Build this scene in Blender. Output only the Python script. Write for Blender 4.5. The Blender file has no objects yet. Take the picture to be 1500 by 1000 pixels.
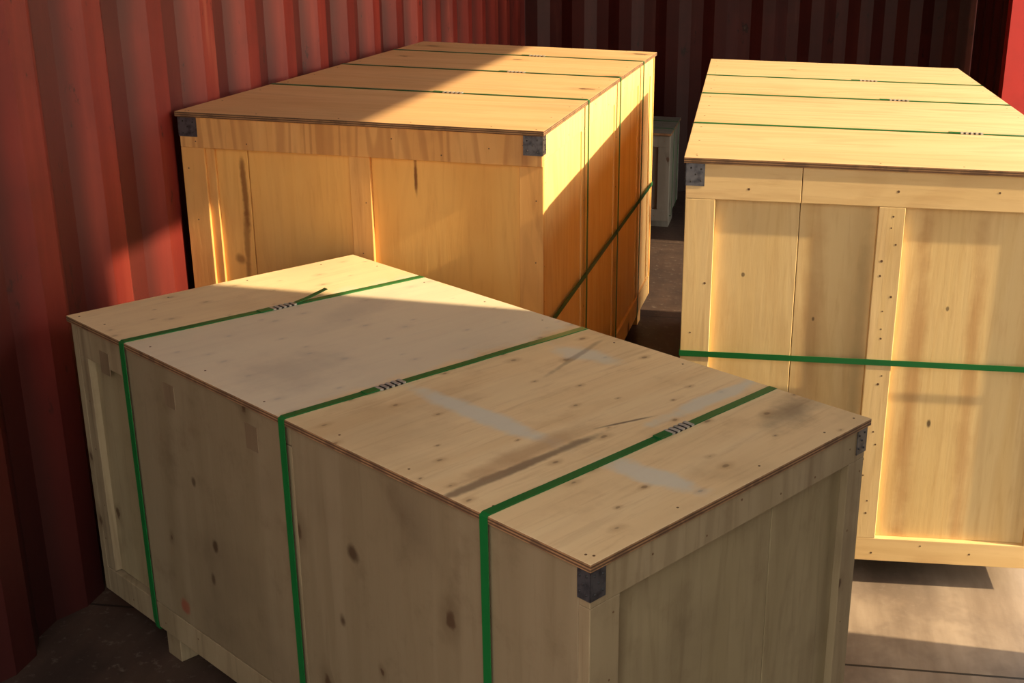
import bpy, bmesh, math, random
from mathutils import Vector, Matrix
random.seed(7)
Z0 = 0.07           # height of the crate bottoms above the container floor (skids)

def s2l(c):
    return tuple(((v/255)/12.92 if v/255 <= .04045 else ((v/255+.055)/1.055)**2.4) for v in c)+(1,)

# ------------------------------------------------------------------ node helpers
class NT:
    def __init__(s, name):
        s.m = bpy.data.materials.new(name); s.m.use_nodes = True
        s.t = s.m.node_tree; s.b = s.t.nodes['Principled BSDF']
        s.out = s.t.nodes['Material Output']
    def n(s, typ, **kw):
        nd = s.t.nodes.new(typ)
        for k, v in kw.items(): setattr(nd, k, v)
        return nd
    def l(s, a, b): s.t.links.new(a, b)
    def val(s, sock, v):
        if isinstance(v, bpy.types.NodeSocket): s.l(v, sock)
        else: sock.default_value = v
    def math(s, op, a, b=0.0, c=0.0, clamp=False):
        nd = s.n('ShaderNodeMath', operation=op, use_clamp=clamp)
        s.val(nd.inputs[0], a); s.val(nd.inputs[1], b); s.val(nd.inputs[2], c)
        return nd.outputs[0]
    def vmath(s, op, a, b=None):
        nd = s.n('ShaderNodeVectorMath', operation=op)
        s.val(nd.inputs[0], a)
        if b is not None: s.val(nd.inputs[1], b)
        return nd.outputs[0]
    def ramp(s, f, a, b, smooth=True):
        nd = s.n('ShaderNodeMapRange', interpolation_type='SMOOTHSTEP' if smooth else 'LINEAR')
        s.val(nd.inputs['Value'], f); nd.inputs['From Min'].default_value = a; nd.inputs['From Max'].default_value = b
        return nd.outputs['Result']
    def mix(s, f, a, b, mode='MIX'):
        nd = s.n('ShaderNodeMix', data_type='RGBA', blend_type=mode)
        s.val(nd.inputs[0], f); s.val(nd.inputs[6], a); s.val(nd.inputs[7], b)
        return nd.outputs[2]
    def noise(s, vec, scale, detail=4, rough=.55, dist=0.0):
        nd = s.n('ShaderNodeTexNoise'); s.l(vec, nd.inputs['Vector'])
        nd.inputs['Scale'].default_value = scale; nd.inputs['Detail'].default_value = detail
        nd.inputs['Roughness'].default_value = rough; nd.inputs['Distortion'].default_value = dist
        return nd.outputs['Fac']
    def mapping(s, vec, loc=(0, 0, 0), rot=(0, 0, 0), scale=(1, 1, 1)):
        nd = s.n('ShaderNodeMapping'); s.l(vec, nd.inputs[0])
        nd.inputs['Location'].default_value = loc; nd.inputs['Rotation'].default_value = rot; nd.inputs['Scale'].default_value = scale
        return nd.outputs[0]
    def bump(s, h, strength, dist=.005):
        nd = s.n('ShaderNodeBump'); nd.inputs['Strength'].default_value = strength; nd.inputs['Distance'].default_value = dist
        s.l(h, nd.inputs['Height']); s.l(nd.outputs[0], s.b.inputs['Normal'])

def wood(name, base, light, dark, grain='z', knots=.5, knot_scale=6, streak=.5, seed=0.0, rough=.62, patches=(), plane='xy', contrast=1.0, dirt=.25, kdark=.85, ksz=1.0):
    t = NT(name)
    tc = t.n('ShaderNodeTexCoord'); oc = tc.outputs['Object']
    k = {'x': (.09, 1, 1), 'y': (1, .09, 1), 'z': (1, 1, .09)}[grain]
    k2 = {'x': (.6, 1, 1), 'y': (1, .6, 1), 'z': (1, 1, .6)}[grain]
    g = t.mapping(oc, loc=(seed, seed*1.7, seed*.6), scale=k)
    big = t.noise(g, 7, 3, .5, 1.2)
    fine = t.noise(g, 70, 4, .6, .4)
    cath = t.noise(g, 3.2, 2, .4, 2.5)
    rings = t.math('SINE', t.math('MULTIPLY', cath, 55))
    rings = t.ramp(rings, .1, 1.0)
    blot = t.noise(t.mapping(oc, loc=(seed, 3, seed)), 2.3, 4, .55)
    mott = t.noise(t.mapping(oc, loc=(seed, 1, seed)), 11, 5, .65)
    col = t.mix(t.ramp(big, .35, .68), base, light)
    col = t.mix(t.math('MULTIPLY', t.ramp(big, .56, .8), streak*1.3, clamp=True), col, dark)
    col = t.mix(t.math('MULTIPLY', rings, .22*streak*2*contrast, clamp=True), col, dark)
    col = t.mix(t.math('MULTIPLY', t.ramp(fine, .5, .75), .25*contrast), col, dark)
    col = t.mix(t.math('MULTIPLY', t.ramp(blot, .48, .72), dirt), col, t.mix(.5, dark, s2l((96, 84, 70))))
    col = t.mix(t.math('MULTIPLY', t.ramp(mott, .5, .75), dirt*.7), col, dark)
    if knots > 0:
        an = t.vmath('ABSOLUTE', tc.outputs['Normal'])
        sn = t.n('ShaderNodeSeparateXYZ'); t.l(an, sn.inputs[0])
        nz = t.noise(oc, 45, 3)
        ds = []
        for (ax, ay, idx) in ((1, 2, 0), (0, 2, 1), (0, 1, 2)):
            so = t.n('ShaderNodeSeparateXYZ'); t.l(t.mapping(oc, scale=k2), so.inputs[0])
            c2 = t.n('ShaderNodeCombineXYZ'); t.l(so.outputs[ax], c2.inputs[0]); t.l(so.outputs[ay], c2.inputs[1])
            v2 = t.n('ShaderNodeTexVoronoi', feature='F1', voronoi_dimensions='2D')
            t.l(t.mapping(c2.outputs[0], loc=(seed*1.37+idx*3.1, seed*.73, 0)), v2.inputs['Vector']); v2.inputs['Scale'].default_value = knot_scale
            sc_ = t.n('ShaderNodeSeparateColor'); t.l(v2.outputs['Color'], sc_.inputs[0])
            rsize = t.math('ADD', .3*ksz, t.math('MULTIPLY', sc_.outputs[1], .75*ksz))
            dd = t.math('DIVIDE', t.math('ADD', v2.outputs['Distance'], t.math('MULTIPLY', t.math('SUBTRACT', nz, .5), .10)), rsize)
            dd = t.math('ADD', dd, t.math('MULTIPLY', t.math('GREATER_THAN', sc_.outputs[0], knots), 5))
            dd = t.math('ADD', dd, t.math('MULTIPLY', t.math('LESS_THAN', sn.outputs[idx], .6), 5))
            ds.append(dd)
        D = t.math('MINIMUM', ds[0], t.math('MINIMUM', ds[1], ds[2]))
        core = t.math('SUBTRACT', 1, t.ramp(D, .04, .10))
        halo = t.math('SUBTRACT', 1, t.ramp(D, .07, .30))
        col = t.mix(t.math('MULTIPLY', halo, .40), col, dark)
        col = t.mix(t.math('MULTIPLY', core, kdark), col, s2l((70, 46, 28)))
    for (cx, cy, hx, hy, rot, soft, pc, st) in patches:
        w = t.noise(oc, 14, 4, .6)
        so = t.n('ShaderNodeSeparateXYZ'); t.l(oc, so.inputs[0])
        ia, ib = {'xy': (0, 1), 'xz': (0, 2), 'yz': (1, 2)}[plane]
        c2 = t.n('ShaderNodeCombineXYZ'); t.l(so.outputs[ia], c2.inputs[0]); t.l(so.outputs[ib], c2.inputs[1])
        mp = t.mapping(t.mapping(c2.outputs[0], loc=(-cx, -cy, 0)), rot=(0, 0, -rot))
        sp = t.n('ShaderNodeSeparateXYZ'); t.l(mp, sp.inputs[0])
        ax = t.math('DIVIDE', t.math('ABSOLUTE', sp.outputs[0]), hx)
        ay = t.math('DIVIDE', t.math('ABSOLUTE', sp.outputs[1]), hy)
        d = t.math('MAXIMUM', ax, ay) if soft < .3 else t.math('SQRT', t.math('ADD', t.math('MULTIPLY', ax, ax), t.math('MULTIPLY', ay, ay)))
        d = t.math('ADD', d, t.math('MULTIPLY', t.math('SUBTRACT', w, .5), 1.6*min(1, soft*2)))
        f = t.math('SUBTRACT', 1, t.ramp(d, 1-soft, 1+soft*.4))
        col = t.mix(t.math('MULTIPLY', f, st), col, s2l(pc))
    t.l(col, t.b.inputs['Base Color'])
    t.b.inputs['Roughness'].default_value = rough
    t.b.inputs['Specular IOR Level'].default_value = .35
    t.bump(t.math('ADD', fine, t.math('MULTIPLY', big, .8)), .25, .002)
    return t.m

def simple(name, c, rough=.5, metal=0.0, var=.3, scale=30, c2=None, bump=.1):
    t = NT(name)
    oc = t.n('ShaderNodeTexCoord').outputs['Object']
    nz = t.noise(oc, scale, 4)
    c2 = c2 or tuple(v*.55 for v in c)
    col = t.mix(t.math('MULTIPLY', t.ramp(nz, .4, .7), var), s2l(c), s2l(c2))
    t.l(col, t.b.inputs['Base Color']); t.b.inputs['Roughness'].default_value = rough; t.b.inputs['Metallic'].default_value = metal
    t.bump(nz, bump, .001)
    return t.m

def steel_red(name, k=1.0, low_h=1.0, recess=0.0):
    t = NT(name)
    oc = t.n('ShaderNodeTexCoord').outputs['Object']
    streak = t.noise(t.mapping(oc, scale=(6, 6, .5)), 2.2, 5, .6)
    blot = t.noise(oc, 1.7, 5, .6)
    spots = t.noise(t.mapping(oc, scale=(1.6, 1.6, .7)), 9, 5, .7)
    chips = t.noise(t.mapping(oc, loc=(4, 2, 1), scale=(1.3, 1.3, .8)), 14, 6, .75)
    fine = t.noise(oc, 60, 3)
    q = lambda c: s2l(tuple(v*k for v in c))
    col = t.mix(t.ramp(streak, .35, .7), q((134, 42, 34)), q((154, 58, 46)))
    col = t.mix(t.math('MULTIPLY', t.ramp(blot, .42, .66), .6), col, q((98, 34, 30)))
    col = t.mix(t.math('MULTIPLY', t.ramp(streak, .60, .76), .5), col, q((184, 104, 84)))
    col = t.mix(t.math('MULTIPLY', t.ramp(spots, .62, .69), .8), col, q((60, 28, 22)))
    col = t.mix(t.math('MULTIPLY', t.ramp(chips, .66, .70), .6), col, q((46, 24, 20)))
    col = t.mix(t.math('MULTIPLY', t.ramp(spots, .70, .75), .5), col, q((180, 140, 120)))
    sp = t.n('ShaderNodeSeparateXYZ'); t.l(oc, sp.inputs[0])
    if recess:      # rib shading painted as darker colour into the recesses of the corrugation
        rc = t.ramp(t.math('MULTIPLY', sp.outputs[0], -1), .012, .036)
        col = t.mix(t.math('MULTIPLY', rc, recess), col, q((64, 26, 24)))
    low = t.math('SUBTRACT', 1, t.ramp(t.math('ADD', sp.outputs[2], t.math('MULTIPLY', blot, .3)), .1, low_h))  # grime near the foot; wall shade put into the colour higher up
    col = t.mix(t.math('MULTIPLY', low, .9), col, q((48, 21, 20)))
    t.l(col, t.b.inputs['Base Color']); t.b.inputs['Roughness'].default_value = .5
    t.b.inputs['Specular IOR Level'].default_value = .35
    t.bump(t.math('ADD', spots, t.math('MULTIPLY', fine, .3)), .25, .003)
    return t.m

def floor_mat():
    t = NT('container_floor_plywood')
    oc = t.n('ShaderNodeTexCoord').outputs['Object']
    a = t.noise(t.mapping(oc, scale=(1, .2, 1)), 9, 5, .6)
    b = t.noise(oc, 2.2, 5, .65)
    c = t.noise(oc, 35, 4, .7)
    col = t.mix(t.ramp(a, .3, .7), s2l((62, 47, 40)), s2l((80, 63, 53)))
    col = t.mix(t.math('MULTIPLY', t.ramp(b, .42, .62), .6), col, s2l((46, 35, 31)))
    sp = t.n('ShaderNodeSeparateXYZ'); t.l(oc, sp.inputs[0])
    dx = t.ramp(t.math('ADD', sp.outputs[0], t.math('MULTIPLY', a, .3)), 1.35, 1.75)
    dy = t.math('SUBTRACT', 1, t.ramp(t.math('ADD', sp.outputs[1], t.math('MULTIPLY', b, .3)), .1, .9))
    dust_sun = t.math('MULTIPLY', dx, dy)  # pale dust, with the sunlit floor's brightness put into its colour
    col = t.mix(t.math('MULTIPLY', dust_sun, .9), col, t.mix(t.ramp(a, .3, .7), s2l((136, 120, 104)), s2l((172, 156, 138))))
    col = t.mix(t.math('MULTIPLY', t.math('MULTIPLY', t.ramp(b, .45, .6), dust_sun), .5), col, s2l((98, 84, 74)))
    col = t.mix(t.math('MULTIPLY', t.ramp(c, .55, .7), .3), col, s2l((150, 136, 122)))
    seam = t.math('LESS_THAN', t.math('ABSOLUTE', t.math('SUBTRACT', t.math('FRACT', t.math('MULTIPLY', sp.outputs[1], 1/1.22)), .5)), .003)
    col = t.mix(seam, col, s2l((30, 24, 20)))
    t.l(col, t.b.inputs['Base Color'])
    t.l(t.math('ADD', .4, t.math('MULTIPLY', b, .35)), t.b.inputs['Roughness'])
    t.bump(c, .25, .002)
    return t.m

def edge_mat():
    t = NT('plywood_edge')
    oc = t.n('ShaderNodeTexCoord').outputs['Object']
    sp = t.n('ShaderNodeSeparateXYZ'); t.l(oc, sp.inputs[0])
    s = t.math('SINE', t.math('MULTIPLY', sp.outputs[2], 2*math.pi/.005))
    nz = t.noise(oc, 25, 4)
    col = t.mix(t.ramp(s, -.3, .6), s2l((92, 66, 44)), s2l((160, 122, 84)))
    col = t.mix(t.math('MULTIPLY', t.ramp(nz, .45, .6), .5), col, s2l((70, 50, 36)))
    t.l(col, t.b.inputs['Base Color']); t.b.inputs['Roughness'].default_value = .8
    return t.m

M_edge = edge_mat()
M_strap = simple('green_pet_strap', (20, 108, 50), .38, 0, .25, 12, (14, 80, 38), .05)
M_strapd = simple('dark_green_pet_strap', (40, 100, 54), .4, 0, .3, 12)
M_seal = simple('strap_seal_steel', (200, 200, 190), .4, .4, .5, 60)
M_sealdk = simple('strap_seal_gap', (22, 26, 24), .6)
M_brk = simple('galvanised_bracket', (104, 104, 110), .42, .7, .8, 45, (46, 46, 54), .3)
M_rivet = simple('bracket_rivet', (60, 60, 62), .5, .6)
M_nail = simple('nail_head', (110, 82, 54), .6, .1)
M_gap = simple('crate_interior_dark', (40, 28, 18), .9)

# ------------------------------------------------------------------ mesh helpers
def add_box(bm, x0, x1, y0, y1, z0, z1, mi=0):
    v = [bm.verts.new(p) for p in ((x0, y0, z0), (x1, y0, z0), (x1, y1, z0), (x0, y1, z0), (x0, y0, z1), (x1, y0, z1), (x1, y1, z1), (x0, y1, z1))]
    fs = []
    for f in ((3, 2, 1, 0), (4, 5, 6, 7), (0, 1, 5, 4), (1, 2, 6, 5), (2, 3, 7, 6), (3, 0, 4, 7)):
        fc = bm.faces.new([v[i] for i in f]); fc.material_index = mi; fs.append(fc)
    return v, fs

def mesh_obj(name, bm, mats, parent=None, bevel=0.0):
    me = bpy.data.meshes.new(name); bmesh.ops.recalc_face_normals(bm, faces=bm.faces[:]); bm.to_mesh(me); bm.free()
    for m in mats: me.materials.append(m)
    ob = bpy.data.objects.new(name, me); bpy.context.collection.objects.link(ob)
    if parent: ob.parent = parent
    if bevel:
        md = ob.modifiers.new('bevel', 'BEVEL'); md.width = bevel; md.segments = 2; md.limit_method = 'ANGLE'
    return ob

def ribbon(bm, pts, w, n, mi=0, th=.0009):
    n = Vector(n); rows = []
    P = [Vector(p) for p in pts]
    for i, p in enumerate(P):
        a = P[max(i-1, 0)]; b = P[min(i+1, len(P)-1)]
        d = (b-a).normalized(); q = d.cross(n).normalized()
        rows.append([bm.verts.new(p+n*w/2+q*th), bm.verts.new(p-n*w/2+q*th), bm.verts.new(p-n*w/2-q*th), bm.verts.new(p+n*w/2-q*th)])
    for r, s in zip(rows, rows[1:]):
        for i in range(4):
            f = bm.faces.new((r[i], r[(i+1) % 4], s[(i+1) % 4], s[i])); f.material_index = mi
    for r in (rows[0], rows[-1]):
        f = bm.faces.new(r); f.material_index = mi

class Crate:
    def __init__(s, x, y, yaw, W, L, H):
        s.W, s.L, s.H = W, L, H
        s.root = bpy.data.objects.new('wooden_crate', None); bpy.context.collection.objects.link(s.root)
        s.root.location = (x, y, Z0); s.root.rotation_euler = (0, 0, yaw); s.root.empty_display_size = .2
        s.parts = {}
        s.inset = .022
        s.lid = .013
        s.zt = H-s.lid
        bm = bmesh.new(); i = s.inset
        add_box(bm, i, W-i, i, L-i, .004, s.zt-.001)
        mesh_obj('inner_box', bm, [M_gap], s.root)
        s.nails = []
    def bm(s, key):
        if key not in s.parts: s.parts[key] = bmesh.new()
        return s.parts[key]
    def board(s, key, face, a0, a1, z0, z1, out=0.0, th=None, nails=0):
        W, L = s.W, s.L; i = s.inset
        t1 = i+.001 if th is None else out+th
        if face == 'F': add_box(s.bm(key), a0, a1, out, t1, z0, z1)
        if face == 'B': add_box(s.bm(key), a0, a1, L-t1, L-out, z0, z1)
        if face == 'L': add_box(s.bm(key), out, t1, a0, a1, z0, z1)
        if face == 'R': add_box(s.bm(key), W-t1, W-out, a0, a1, z0, z1)
        if nails:
            long_v = (z1-z0) > (a1-a0); n = nails
            for k in range(n):
                fr = (k+.5+random.uniform(-.3, .3))/n
                off = random.choice((.28, .5, .72))
                if random.random() < .2: continue
                if long_v: a, z = a0+(a1-a0)*(off+random.uniform(-.06, .06)), z0+(z1-z0)*fr
                else: a, z = a0+(a1-a0)*fr, z0+(z1-z0)*(off+random.uniform(-.08, .08))
                s.nails.append((face, a, z, out))
    def finish(s, mats, lidmat, straps_v=(), strap_w=.016, strap_mat=None, hstrap=None, seals=(), skids=(), brackets=(), tails=(), lid_seams=(), over=.006, bsz=(.042, .048), skw=.035, nail_r=(.0015, .0026)):
        W, L, H = s.W, s.L, s.H
        for key, bm in s.parts.items():
            mesh_obj(key, bm, [mats[key.split('-')[0]]], s.root, .0015)
        bm = bmesh.new(); vs = [-over]+list(lid_seams)+[L+over]
        for a, b in zip(vs, vs[1:]):
            v, fs = add_box(bm, -over, W+over, a+(.001 if a > 0 else 0), b-(.001 if b < L else 0), s.zt, H)
            for k, f in enumerate(fs): f.material_index = 0 if k < 2 else 1
        mesh_obj('lid', bm, [lidmat, M_edge], s.root, .0012)
        bm = bmesh.new()
        for face, a, z, out in s.nails:
            r = random.uniform(*nail_r)
            rot = Matrix.Rotation(math.pi/2, 4, 'X') if face in 'FB' else Matrix.Rotation(math.pi/2, 4, 'Y')
            p = {'F': (a, out, z), 'B': (a, L-out, z), 'L': (out, a, z), 'R': (W-out, a, z)}[face]
            bmesh.ops.create_cone(bm, cap_ends=True, segments=8, radius1=r, radius2=r, depth=.0008, matrix=Matrix.Translation(p) @ rot)
        for k in range(int(L/.2)+1):
            for u in (.02, W-.02):
                bmesh.ops.create_cone(bm, cap_ends=True, segments=8, radius1=.0022, radius2=.0022, depth=.0008, matrix=Matrix.Translation((u+random.uniform(-.005, .005), min(L-.02, .02+k*.2+random.uniform(-.02, .02)), H)))
        for k in range(int(W/.2)+1):
            for v in (.02, L-.02):
                bmesh.ops.create_cone(bm, cap_ends=True, segments=8, radius1=.0022, radius2=.0022, depth=.0008, matrix=Matrix.Translation((min(W-.02, .02+k*.2+random.uniform(-.02, .02)), v, H)))
        mesh_obj('nails', bm, [M_nail], s.root)
        bm = bmesh.new()
        for c in (skids or (.2, L/2, L-.2)):
            add_box(bm, .012, W-.012, c-skw, c+skw, -Z0, 0.004)
        mesh_obj('skids', bm, [mats['frame']], s.root, .002)
        sm = strap_mat or M_strap
        o = over+.0015
        if straps_v:
            bm = bmesh.new()
            for v0 in straps_v:
                if isinstance(v0, tuple): va, vb = v0
                else: va = vb = v0
                pts = [(W/2, (va+vb)/2, -.004), (-.001, va, -.004), (-.004, va, .02), (-o, va, s.zt), (-o, va, H-.002), (-.002, va, H+.0014)]
                N = 12
                for k in range(1, N): pts.append((W*k/N, va+(vb-va)*k/N+random.uniform(-.0006, .0006), H+.0014))
                pts += [(W+.002, vb, H+.0014), (W+o, vb, H-.002), (W+o, vb, s.zt), (W+.004, vb, .02), (W+.001, vb, -.004), (W/2, (va+vb)/2, -.004)]
                ribbon(bm, pts, strap_w, (0, 1, 0))
            for (u, v, du, h) in tails:
                ribbon(bm, [(u, v, H+.003), (u+du*.4, v+.003, H+.005+h*.2), (u+du, v+.010, H+.004+h)], strap_w*.7, (0, 1, 0))
            mesh_obj('straps', bm, [sm], s.root)
        if hstrap:
            bm = bmesh.new(); z = hstrap; e = .0015
            pts = [(-e, -e, z), (W+e, -e, z), (W+e, L+e, z), (-e, L+e, z)]
            for (p, q) in ((0, 1), (1, 2), (2, 3), (3, 0)):
                ribbon(bm, [pts[p], pts[q]], strap_w, (0, 0, 1))
            mesh_obj('horizontal_strap', bm, [sm], s.root)
        if seals:
            bm = bmesh.new()
            for (u, v) in seals:
                nr = 9; ln = .058
                for k in range(nr):
                    x0 = u-ln/2+ln*k/nr
                    hh = .0045 if k % 2 == 0 else .003
                    add_box(bm, x0, x0+ln/nr, v-strap_w*.62, v+strap_w*.62, H+.001, H+hh, 0 if k % 2 == 0 else 1)
                add_box(bm, u-ln/2-.03, u-ln/2, v-strap_w*.55, v+strap_w*.55, H+.002, H+.0042, 2)
            mesh_obj('strap_seals', bm, [M_seal, M_sealdk, sm], s.root)
        if brackets:
            bm = bmesh.new(); bw, bh = bsz; t = .0016
            for br in brackets:
                u = 0 if 'l' in br else W
                v = 0 if 'f' in br else L
                su = 1 if u == 0 else -1; sv = 1 if v == 0 else -1
                za, zb = s.zt-bh-.004, s.zt-.001
                xs = sorted((u-su*t, u+su*bw)); ys = sorted((v-sv*t, v))
                add_box(bm, xs[0], xs[1], ys[0], ys[1], za, zb)
                xs = sorted((u-su*t, u)); ys = sorted((v-sv*t, v+sv*bw*.8))
                add_box(bm, xs[0], xs[1], ys[0], ys[1], za, zb)
                for (a, b) in ((.25, .2), (.8, .25), (.5, .55), (.25, .85), (.8, .8)):
                    bmesh.ops.create_uvsphere(bm, u_segments=8, v_segments=5, radius=.0022, matrix=Matrix.Translation((u+su*bw*a, v-sv*t, za+bh*b)))
                    bmesh.ops.create_uvsphere(bm, u_segments=8, v_segments=5, radius=.0022, matrix=Matrix.Translation((u-su*t, v+sv*bw*a*.8, za+bh*b)))
            for f in bm.faces:
                if len(f.verts) == 3 or f.calc_area() < 1e-5: f.material_index = 1
            mesh_obj('corner_brackets', bm, [M_brk, M_rivet], s.root)

# ================================================================== CRATE A (against left wall; orange bounce light put into the wood colours)
BR = (120, 66, 30)
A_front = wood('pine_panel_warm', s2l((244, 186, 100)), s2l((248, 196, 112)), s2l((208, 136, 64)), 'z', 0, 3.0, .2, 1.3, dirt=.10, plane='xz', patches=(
    (.615, .86, .006, .055, 0, .5, BR, .9), (.155, .80, .010, .10, .03, .5, BR, .75), (.150, .64, .009, .12, -.04, .6, BR, .6), (.13, .61, .018, .018, 0, .5, BR, .6)))
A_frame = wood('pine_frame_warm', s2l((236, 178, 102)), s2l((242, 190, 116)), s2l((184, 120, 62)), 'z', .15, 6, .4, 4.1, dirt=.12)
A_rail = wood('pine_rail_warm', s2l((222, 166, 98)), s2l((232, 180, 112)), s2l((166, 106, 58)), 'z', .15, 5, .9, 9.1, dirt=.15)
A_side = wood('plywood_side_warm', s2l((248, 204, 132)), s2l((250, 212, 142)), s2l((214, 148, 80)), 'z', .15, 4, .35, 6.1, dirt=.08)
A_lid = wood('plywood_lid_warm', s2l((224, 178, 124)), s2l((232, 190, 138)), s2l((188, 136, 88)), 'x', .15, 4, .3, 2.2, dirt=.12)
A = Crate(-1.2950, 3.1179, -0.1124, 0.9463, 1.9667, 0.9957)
W, L, zt = A.W, A.L, A.zt
A.board('rail-1', 'F', 0, W, zt-.078, zt, 0, nails=9)
A.board('rail-2', 'F', 0, W, 0, .09, 0, nails=9)
A.board('frame-1', 'F', 0, .062, .09, zt-.078, .0, nails=6)
A.board('frame-2', 'F', .062, .085, .09, zt-.078, .008)
A.board('frame-3', 'F', W-.062, W, .09, zt-.078, .010, nails=5)
A.board('frame-4', 'F', .445, .50, .09, zt-.078, .004, nails=5)
for a, b in ((.085, .17), (.172, .445), (.50, W-.062)):
    A.board('panel', 'F', a, b, .09, zt-.078, .016)
for fc in 'LR':
    A.board('side-rail', fc, .0225, L-.0225, 0, .08, .0, nails=9)
    A.board('side-top', fc, .0225, L-.0225, zt-.07, zt, .004, nails=9)
    for v in (.0225, .52, 1.07, 1.58, L-.0625-.0225):
        A.board('side-batten', fc, v, v+.0625, .08, zt-.07, .004, nails=5)
    vs = [.085, .52, .5825, 1.07, 1.1325, 1.58, 1.6425, L-.085]
    for a, b in zip(vs[::2], vs[1::2]): A.board('side-panel', fc, a, b, .08, zt-.07, .008)
A.board('frame-5', 'B', 0, W, 0, zt, .01)
A.finish({'rail': A_rail, 'frame': A_frame, 'panel': A_front, 'side': A_side}, A_lid, (.56, 1.11, 1.62), .016, M_strapd, .47,
         seals=((.55, .56), (.6, 1.11), (.55, 1.62)), brackets=('fl', 'fr'), lid_seams=(1.3,), bsz=(.048, .046))

# ================================================================== CRATE B (foreground, in shade)
G = (218, 218, 200); DK = (92, 76, 64)
B_lid = wood('weathered_plywood_lid', s2l((238, 210, 158)), s2l((244, 220, 170)), s2l((180, 142, 96)), 'x', .85, 13, .15, 3.7, dirt=.3, kdark=.5, ksz=.8, patches=(
    (.36, 1.02, .40, .285, 0, .12, (222, 216, 194), .65),
    (.36, 1.42, .40, .12, 0, .12, (228, 206, 166), .4),
    (.245, .52, .028, .20, 0, .5, G, .8),
    (.27, .12, .030, .12, .1, .5, G, .75),
    (.60, .60, .035, .09, .2, .5, G, .7),
    (.60, .262, .16, .022, 0, .5, G, .75),
    (.15, .297, .20, .012, 0, .5, DK, .7),
    (.20, .33, .16, .028, .05, .7, (170, 134, 96), .5),
    (.66, .12, .11, .050, .3, .9, DK, .6),
    (.58, .60, .12, .008, .3, .6, DK, .45),
    (.40, .30, .06, .004, -.3, .6, DK, .8),
    (.14, .93, .12, .10, .4, .9, (160, 152, 138), .35),
    (.45, 1.15, .16, .05, .4, .9, (176, 168, 152), .35),
))
KN = (62, 42, 26)
B_side = wood('weathered_plywood_side_shaded', s2l((132, 117, 90)), s2l((144, 129, 102)), s2l((92, 74, 52)), 'z', .62, 6.0, .12, 5.5, dirt=.5, contrast=.5, kdark=.75, plane='yz', patches=(  # side, frame and panel darker than the lid; shade put into the colour
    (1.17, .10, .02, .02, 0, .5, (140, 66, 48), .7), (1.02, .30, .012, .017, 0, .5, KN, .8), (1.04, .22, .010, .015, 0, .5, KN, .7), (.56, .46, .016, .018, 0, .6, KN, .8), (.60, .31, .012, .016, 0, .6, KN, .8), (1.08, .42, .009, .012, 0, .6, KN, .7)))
B_frame = wood('weathered_frame_shaded', s2l((150, 134, 104)), s2l((164, 148, 118)), s2l((100, 80, 56)), 'z', .5, 7, .5, 8.2, dirt=.4)
B_panel = wood('weathered_panel_shaded', s2l((146, 132, 100)), s2l((158, 144, 112)), s2l((100, 82, 58)), 'z', .3, 4, .3, 1.9, dirt=.4)
B = Crate(-0.1113, 1.4950, 0.8833, 0.7185, 1.5372, 0.6580)
W, L, zt = B.W, B.L, B.zt
B.board('frame-rail', 'F', 0, W, zt-.062, zt, 0, nails=7)
B.board('frame-low', 'F', 0, W, 0, .07, 0, nails=7)
B.board('frame-post', 'F', 0, .062, .07, zt-.062, 0, nails=5)
B.board('frame-post', 'F', W-.05, W, .07, zt-.062, 0, nails=5)
B.board('panel', 'F', .062, .455, .07, zt-.062, .016)
B.board('panel', 'F', .457, W-.05, .07, zt-.062, .0155)
B.board('frame-back', 'B', 0, W, 0, zt, .0)
for fc in 'LR':
    B.board('side-sheet', fc, .0225, .722, .065, zt, 0, nails=0)
    B.board('frame-strip', fc, .724, .742, .065, zt-.04, .001)
    B.board('side-sheet', fc, .724, .742, zt-.038, zt, .001)
    B.board('side-sheet', fc, .744, 1.305, .065, zt, 0)
    B.board('frame-end', fc, 1.307, L-.0225, zt-.07, zt, 0)
    B.board('frame-end', fc, L-.06, L-.0225, .065, zt-.07, 0, nails=4)
    B.board('panel-end', fc, 1.307, L-.06, .065, zt-.07, .014)
    B.board('frame-base', fc, .0225, L-.0225, 0, .063, .0, nails=9)
for v in (1.40, 1.14, .85):
    B.board('patch', 'L', v-.02, v+.02, zt-.085, zt-.035, -.0010, .002)
B.finish({'frame': B_frame, 'panel': B_panel, 'side': B_side, 'patch': wood('backing_square', s2l((122, 104, 80)), s2l((132, 114, 90)), s2l((88, 70, 50)), 'z', 0, 5, .3, 3)},
         B_lid, ((.212, .212), (.737, .712), (1.301, 1.262)), .017, M_strap, None,
         seals=((.442, .212), (.219, .729), (.35, 1.281)), brackets=('fl', 'fr'), tails=((.38, 1.281, .09, .012),), bsz=(.030, .046), skids=(.2, .72, 1.265), skw=.028)

# ================================================================== CRATE C (right, bright)
SB = (176, 120, 68)
C_panel = wood('plywood_panel_pale', s2l((230, 198, 136)), s2l((236, 208, 150)), s2l((196, 150, 92)), 'z', 0, 3.2, .3, 7.3, dirt=.13, plane='xz', patches=(
    (.555, .45, .022, .55, .0, .9, SB, .5), (.690, .45, .020, .60, .02, .9, SB, .45), (.30, .5, .03, .5, 0, .9, SB, .35), (.42, .5, .018, .5, 0, .9, (170, 146, 100), .4),  # last strip paints the centre batten's shadow on the panel to its left
    (.605, .37, .006, .012, 0, .5, KN, .85), (.62, .66, .004, .006, 0, .5, KN, .7), (.14, .72, .004, .005, 0, .5, KN, .7), (.31, .62, .003, .005, 0, .5, KN, .7)))
C_frame = wood('pine_frame_pale', s2l((234, 202, 140)), s2l((240, 210, 154)), s2l((188, 142, 88)), 'z', .4, 7, .3, 2.9, dirt=.1, ksz=.7)
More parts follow.
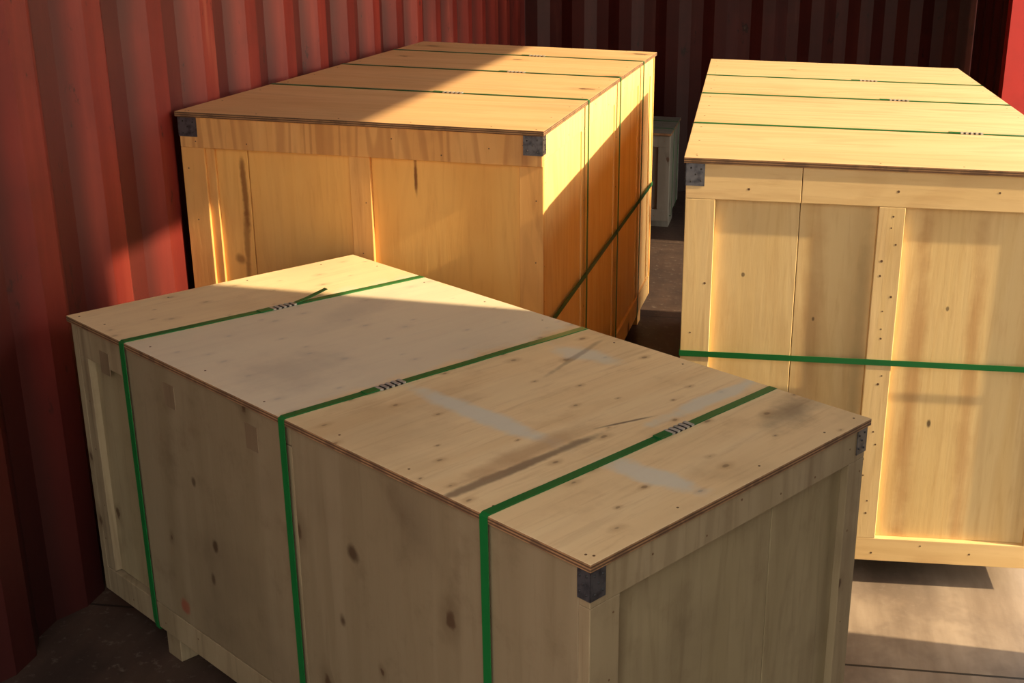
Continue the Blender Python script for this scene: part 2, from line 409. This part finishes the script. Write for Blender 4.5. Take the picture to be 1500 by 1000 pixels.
C_rail = wood('pine_rail_pale', s2l((234, 200, 138)), s2l((240, 208, 150)), s2l((192, 144, 90)), 'x', .2, 5, .3, 5.2, dirt=.1)
C_lid = wood('plywood_lid_pale', s2l((216, 180, 130)), s2l((224, 190, 142)), s2l((190, 144, 96)), 'x', .2, 5, .5, 8.8, dirt=.12)
C = Crate(0.0031, 2.7441, -0.0424, 0.9339, 2.0728, 0.9935)
W, L, zt = C.W, C.L, C.zt
C.board('rail-1', 'F', 0, .262, zt-.082, zt, 0, nails=3)
C.board('rail-2', 'F', .2635, W, zt-.082, zt, 0, nails=7)
C.board('rail-3', 'F', 0, W, 0, .062, 0, nails=8)
C.board('frame-1', 'F', 0, .068, .062, zt-.082, 0, nails=6)
C.board('frame-2', 'F', W-.068, W, .062, zt-.082, 0, nails=6)
C.board('frame-3', 'F', .440, .500, .062, zt-.082, 0, nails=22)
C.board('panel', 'F', .068, .262, .062, zt-.082, .016)
C.board('panel', 'F', .2635, .440, .062, zt-.082, .0165)
C.board('panel', 'F', .500, W-.068, .062, zt-.082, .016)
for fc in 'LR':
    C.board('frame-side', fc, .0225, L-.0225, 0, .062, .0, nails=14)
    C.board('frame-side', fc, .0225, L-.0225, zt-.082, zt, .0, nails=14)
    vs = [.0225, .45, 1.04, 1.51, L-.0825]
    for v in vs: C.board('frame-side', fc, v, v+.06, .062, zt-.082, 0, nails=9)
    for a, b in zip(vs, vs[1:]): C.board('panel-side', fc, a+.06, b, .062, zt-.082, .016)
C.board('frame-back', 'B', 0, W, 0, zt, .01)
C.finish({'rail': C_rail, 'frame': C_frame, 'panel': C_panel}, C_lid, (.49, 1.08, 1.55), .014, M_strap, .525,
         seals=((.72, .49), (.6, 1.08), (.55, 1.55)), brackets=('fl', 'fr'), lid_seams=(1.22,), skids=(.28, 1.0, 1.8), nail_r=(.0018, .0032))

# ================================================================== CRATE D (small, far end)
D_w = wood('grey_pine', s2l((112, 110, 102)), s2l((124, 122, 114)), s2l((84, 78, 68)), 'z', .3, 6, .4, 12.2)
D = Crate(-.78, 6.32, -.08, .70, .55, .46)
W, L, zt = D.W, D.L, D.zt
for fc, n_ in (('F', W), ('B', W)):
    D.board('frame-1', fc, 0, n_, zt-.06, zt, 0, nails=6); D.board('frame-2', fc, 0, n_, 0, .06, 0, nails=6)
    D.board('frame-3', fc, 0, .06, .06, zt-.06, 0); D.board('frame-3', fc, n_-.06, n_, .06, zt-.06, 0)
    D.board('frame-4', fc, .06, n_-.06, .06, zt-.06, .016)
for fc in 'LR': D.board('frame-5', fc, .0225, L-.0225, 0, zt, .004)
D.finish({'frame': D_w}, D_w, (.15, .4), .014, M_strapd, None, seals=((.3, .15),))

# ================================================================== CONTAINER SHELL
yaw = -.08
P0 = Vector((-1.312, 3.118, 0)); CW = 2.594; YB = 4.295; YF = -3.4; YC = -2.1; HT = 2.46  # out of view: ceiling cut short to admit light, walls lengthened to shade
OPEN0, OPEN1, OTOP = -.54, 3.0, 2.23+Z0
CM = Matrix.Translation(P0) @ Matrix.Rotation(yaw, 4, 'Z')
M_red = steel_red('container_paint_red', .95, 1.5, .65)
M_redd = steel_red('container_paint_shaded', .55, 1.0)  # darker copy of the red; the dim interior's shade is in the colour
M_post = simple('door_post_red_paint', (190, 42, 34), .45, 0, .4, 6, (140, 34, 28))

def corr(p_start, p_end, outward, z0, z1, bm=None):
    if bm is None: bm = bmesh.new()
    a = Vector(p_start); b = Vector(p_end); d = (b-a); ln = d.length; d.normalize(); o = Vector(outward)
    prof = [(0, 0), (.072, 0), (.14, .036), (.21, .036), (.278, 0)]
    pts = []; s = 0
    while s < ln:
        for q, h in prof[:-1]:
            if s+q < ln: pts.append((s+q, h))
        s += .278
    pts.append((ln, 0))
    zs = [z0+(z1-z0)*k/6 for k in range(7)]
    rows = [[bm.verts.new((a+d*q+o*(h+.004)).to_3d()[:2]+(z,)) for q, h in pts] for z in zs]
    for r0, r1 in zip(rows, rows[1:]):
        for i in range(len(pts)-1): bm.faces.new((r0[i], r0[i+1], r1[i+1], r1[i]))
    return bm

def place(name, bm, mats, solid=0.0):
    ob = mesh_obj(name, bm, mats, None, 0)
    ob.matrix_world = CM
    if solid:
        md = ob.modifiers.new('thick', 'SOLIDIFY'); md.thickness = solid; md.offset = 0
    return ob

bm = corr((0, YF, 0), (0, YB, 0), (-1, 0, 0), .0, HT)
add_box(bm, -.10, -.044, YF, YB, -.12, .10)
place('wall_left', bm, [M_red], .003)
bm = corr((0, YB, 0), (CW, YB, 0), (0, 1, 0), 0, HT)
for u in (-.04, CW-.08): add_box(bm, u, u+.12, YB+.045, YB+.15, -.12, HT)
place('wall_back', bm, [M_redd], .003)
bm = corr((CW, YF, 0), (CW, OPEN0-.08, 0), (1, 0, 0), 0, HT)
corr((CW, OPEN1+.10, 0), (CW, YB, 0), (1, 0, 0), 0, HT, bm=bm)
for f in bm.faces: f.material_index = 1
add_box(bm, CW, CW+.09, OPEN0-.09, OPEN0, -.12, HT)
add_box(bm, CW-.02, CW+.16, OPEN1, OPEN1+.11, -.12, HT, 2)
add_box(bm, CW, CW+.07, OPEN0, OPEN1, OTOP, HT)
add_box(bm, CW-.0, CW+.10, OPEN0, OPEN1, -.12, -.002)
place('wall_right', bm, [M_red, M_redd, M_post], .0)
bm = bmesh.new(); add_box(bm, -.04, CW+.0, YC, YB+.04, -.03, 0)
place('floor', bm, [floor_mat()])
bm = bmesh.new()
n = 110; rows = []
for k in range(n+1):
    y = YC+(YB-YC)*k/n; ph = (k % 4); h = .02 if ph in (1, 2) else 0
    rows.append((bm.verts.new((-.06, y, HT+h)), bm.verts.new((CW+.08, y, HT+h))))
for r0, r1 in zip(rows, rows[1:]): bm.faces.new((r0[0], r0[1], r1[1], r1[0]))
place('ceiling', bm, [M_redd], .003)

bm = bmesh.new(); add_box(bm, -30, 30, -30, 35, -.32, -.14)
mesh_obj('ground', bm, [simple('yard_concrete', (142, 134, 120), .85, 0, .5, 3, (112, 106, 96), .3)])

# ================================================================== LIGHT
d = Vector((-.991, .1517, -.575)).normalized()
sl = bpy.data.lights.new('sun', 'SUN'); sl.energy = 9.0; sl.color = (1, .765, .46); sl.angle = math.radians(.8)
so = bpy.data.objects.new('sun', sl); bpy.context.collection.objects.link(so)
so.rotation_euler = d.to_track_quat('-Z', 'Y').to_euler(); so.location = (8, 1, 6)
w = bpy.data.worlds.new('world'); bpy.context.scene.world = w; w.use_nodes = True
nt = w.node_tree; bg = nt.nodes['Background']
sky = nt.nodes.new('ShaderNodeTexSky'); sky.sky_type = 'NISHITA'; sky.sun_disc = False
sky.sun_elevation = math.radians(29); sky.sun_rotation = math.radians(99); sky.dust_density = 4
mixn = nt.nodes.new('ShaderNodeMix'); mixn.data_type = 'RGBA'; mixn.inputs[0].default_value = .7
nt.links.new(sky.outputs[0], mixn.inputs[6]); mixn.inputs[7].default_value = (3.9, 3.4, 2.7, 1)
nt.links.new(mixn.outputs[2], bg.inputs[0]); bg.inputs[1].default_value = .54

# ================================================================== CAMERA
f, pi_, ro = 1794.4, .3298, .0349
fw = Vector((0, math.cos(pi_), -math.sin(pi_))); rt = Vector((1, 0, 0)); up = rt.cross(fw)
r2 = rt*math.cos(ro)+up*math.sin(ro); u2 = -rt*math.sin(ro)+up*math.cos(ro)
cd = bpy.data.cameras.new('camera'); co = bpy.data.objects.new('camera', cd); bpy.context.collection.objects.link(co)
m = Matrix((r2, u2, -fw)).transposed().to_4x4(); m.translation = (0, 0, 1.5+Z0); co.matrix_world = m
cd.sensor_width = 36; cd.lens = f/1500*36; cd.shift_x = -244.9/1500; cd.shift_y = -4.5/1500; cd.clip_start = .05
bpy.context.scene.camera = co
sc = bpy.context.scene
sc.view_settings.view_transform = 'Standard'; sc.view_settings.look = 'None'; sc.view_settings.exposure = 0
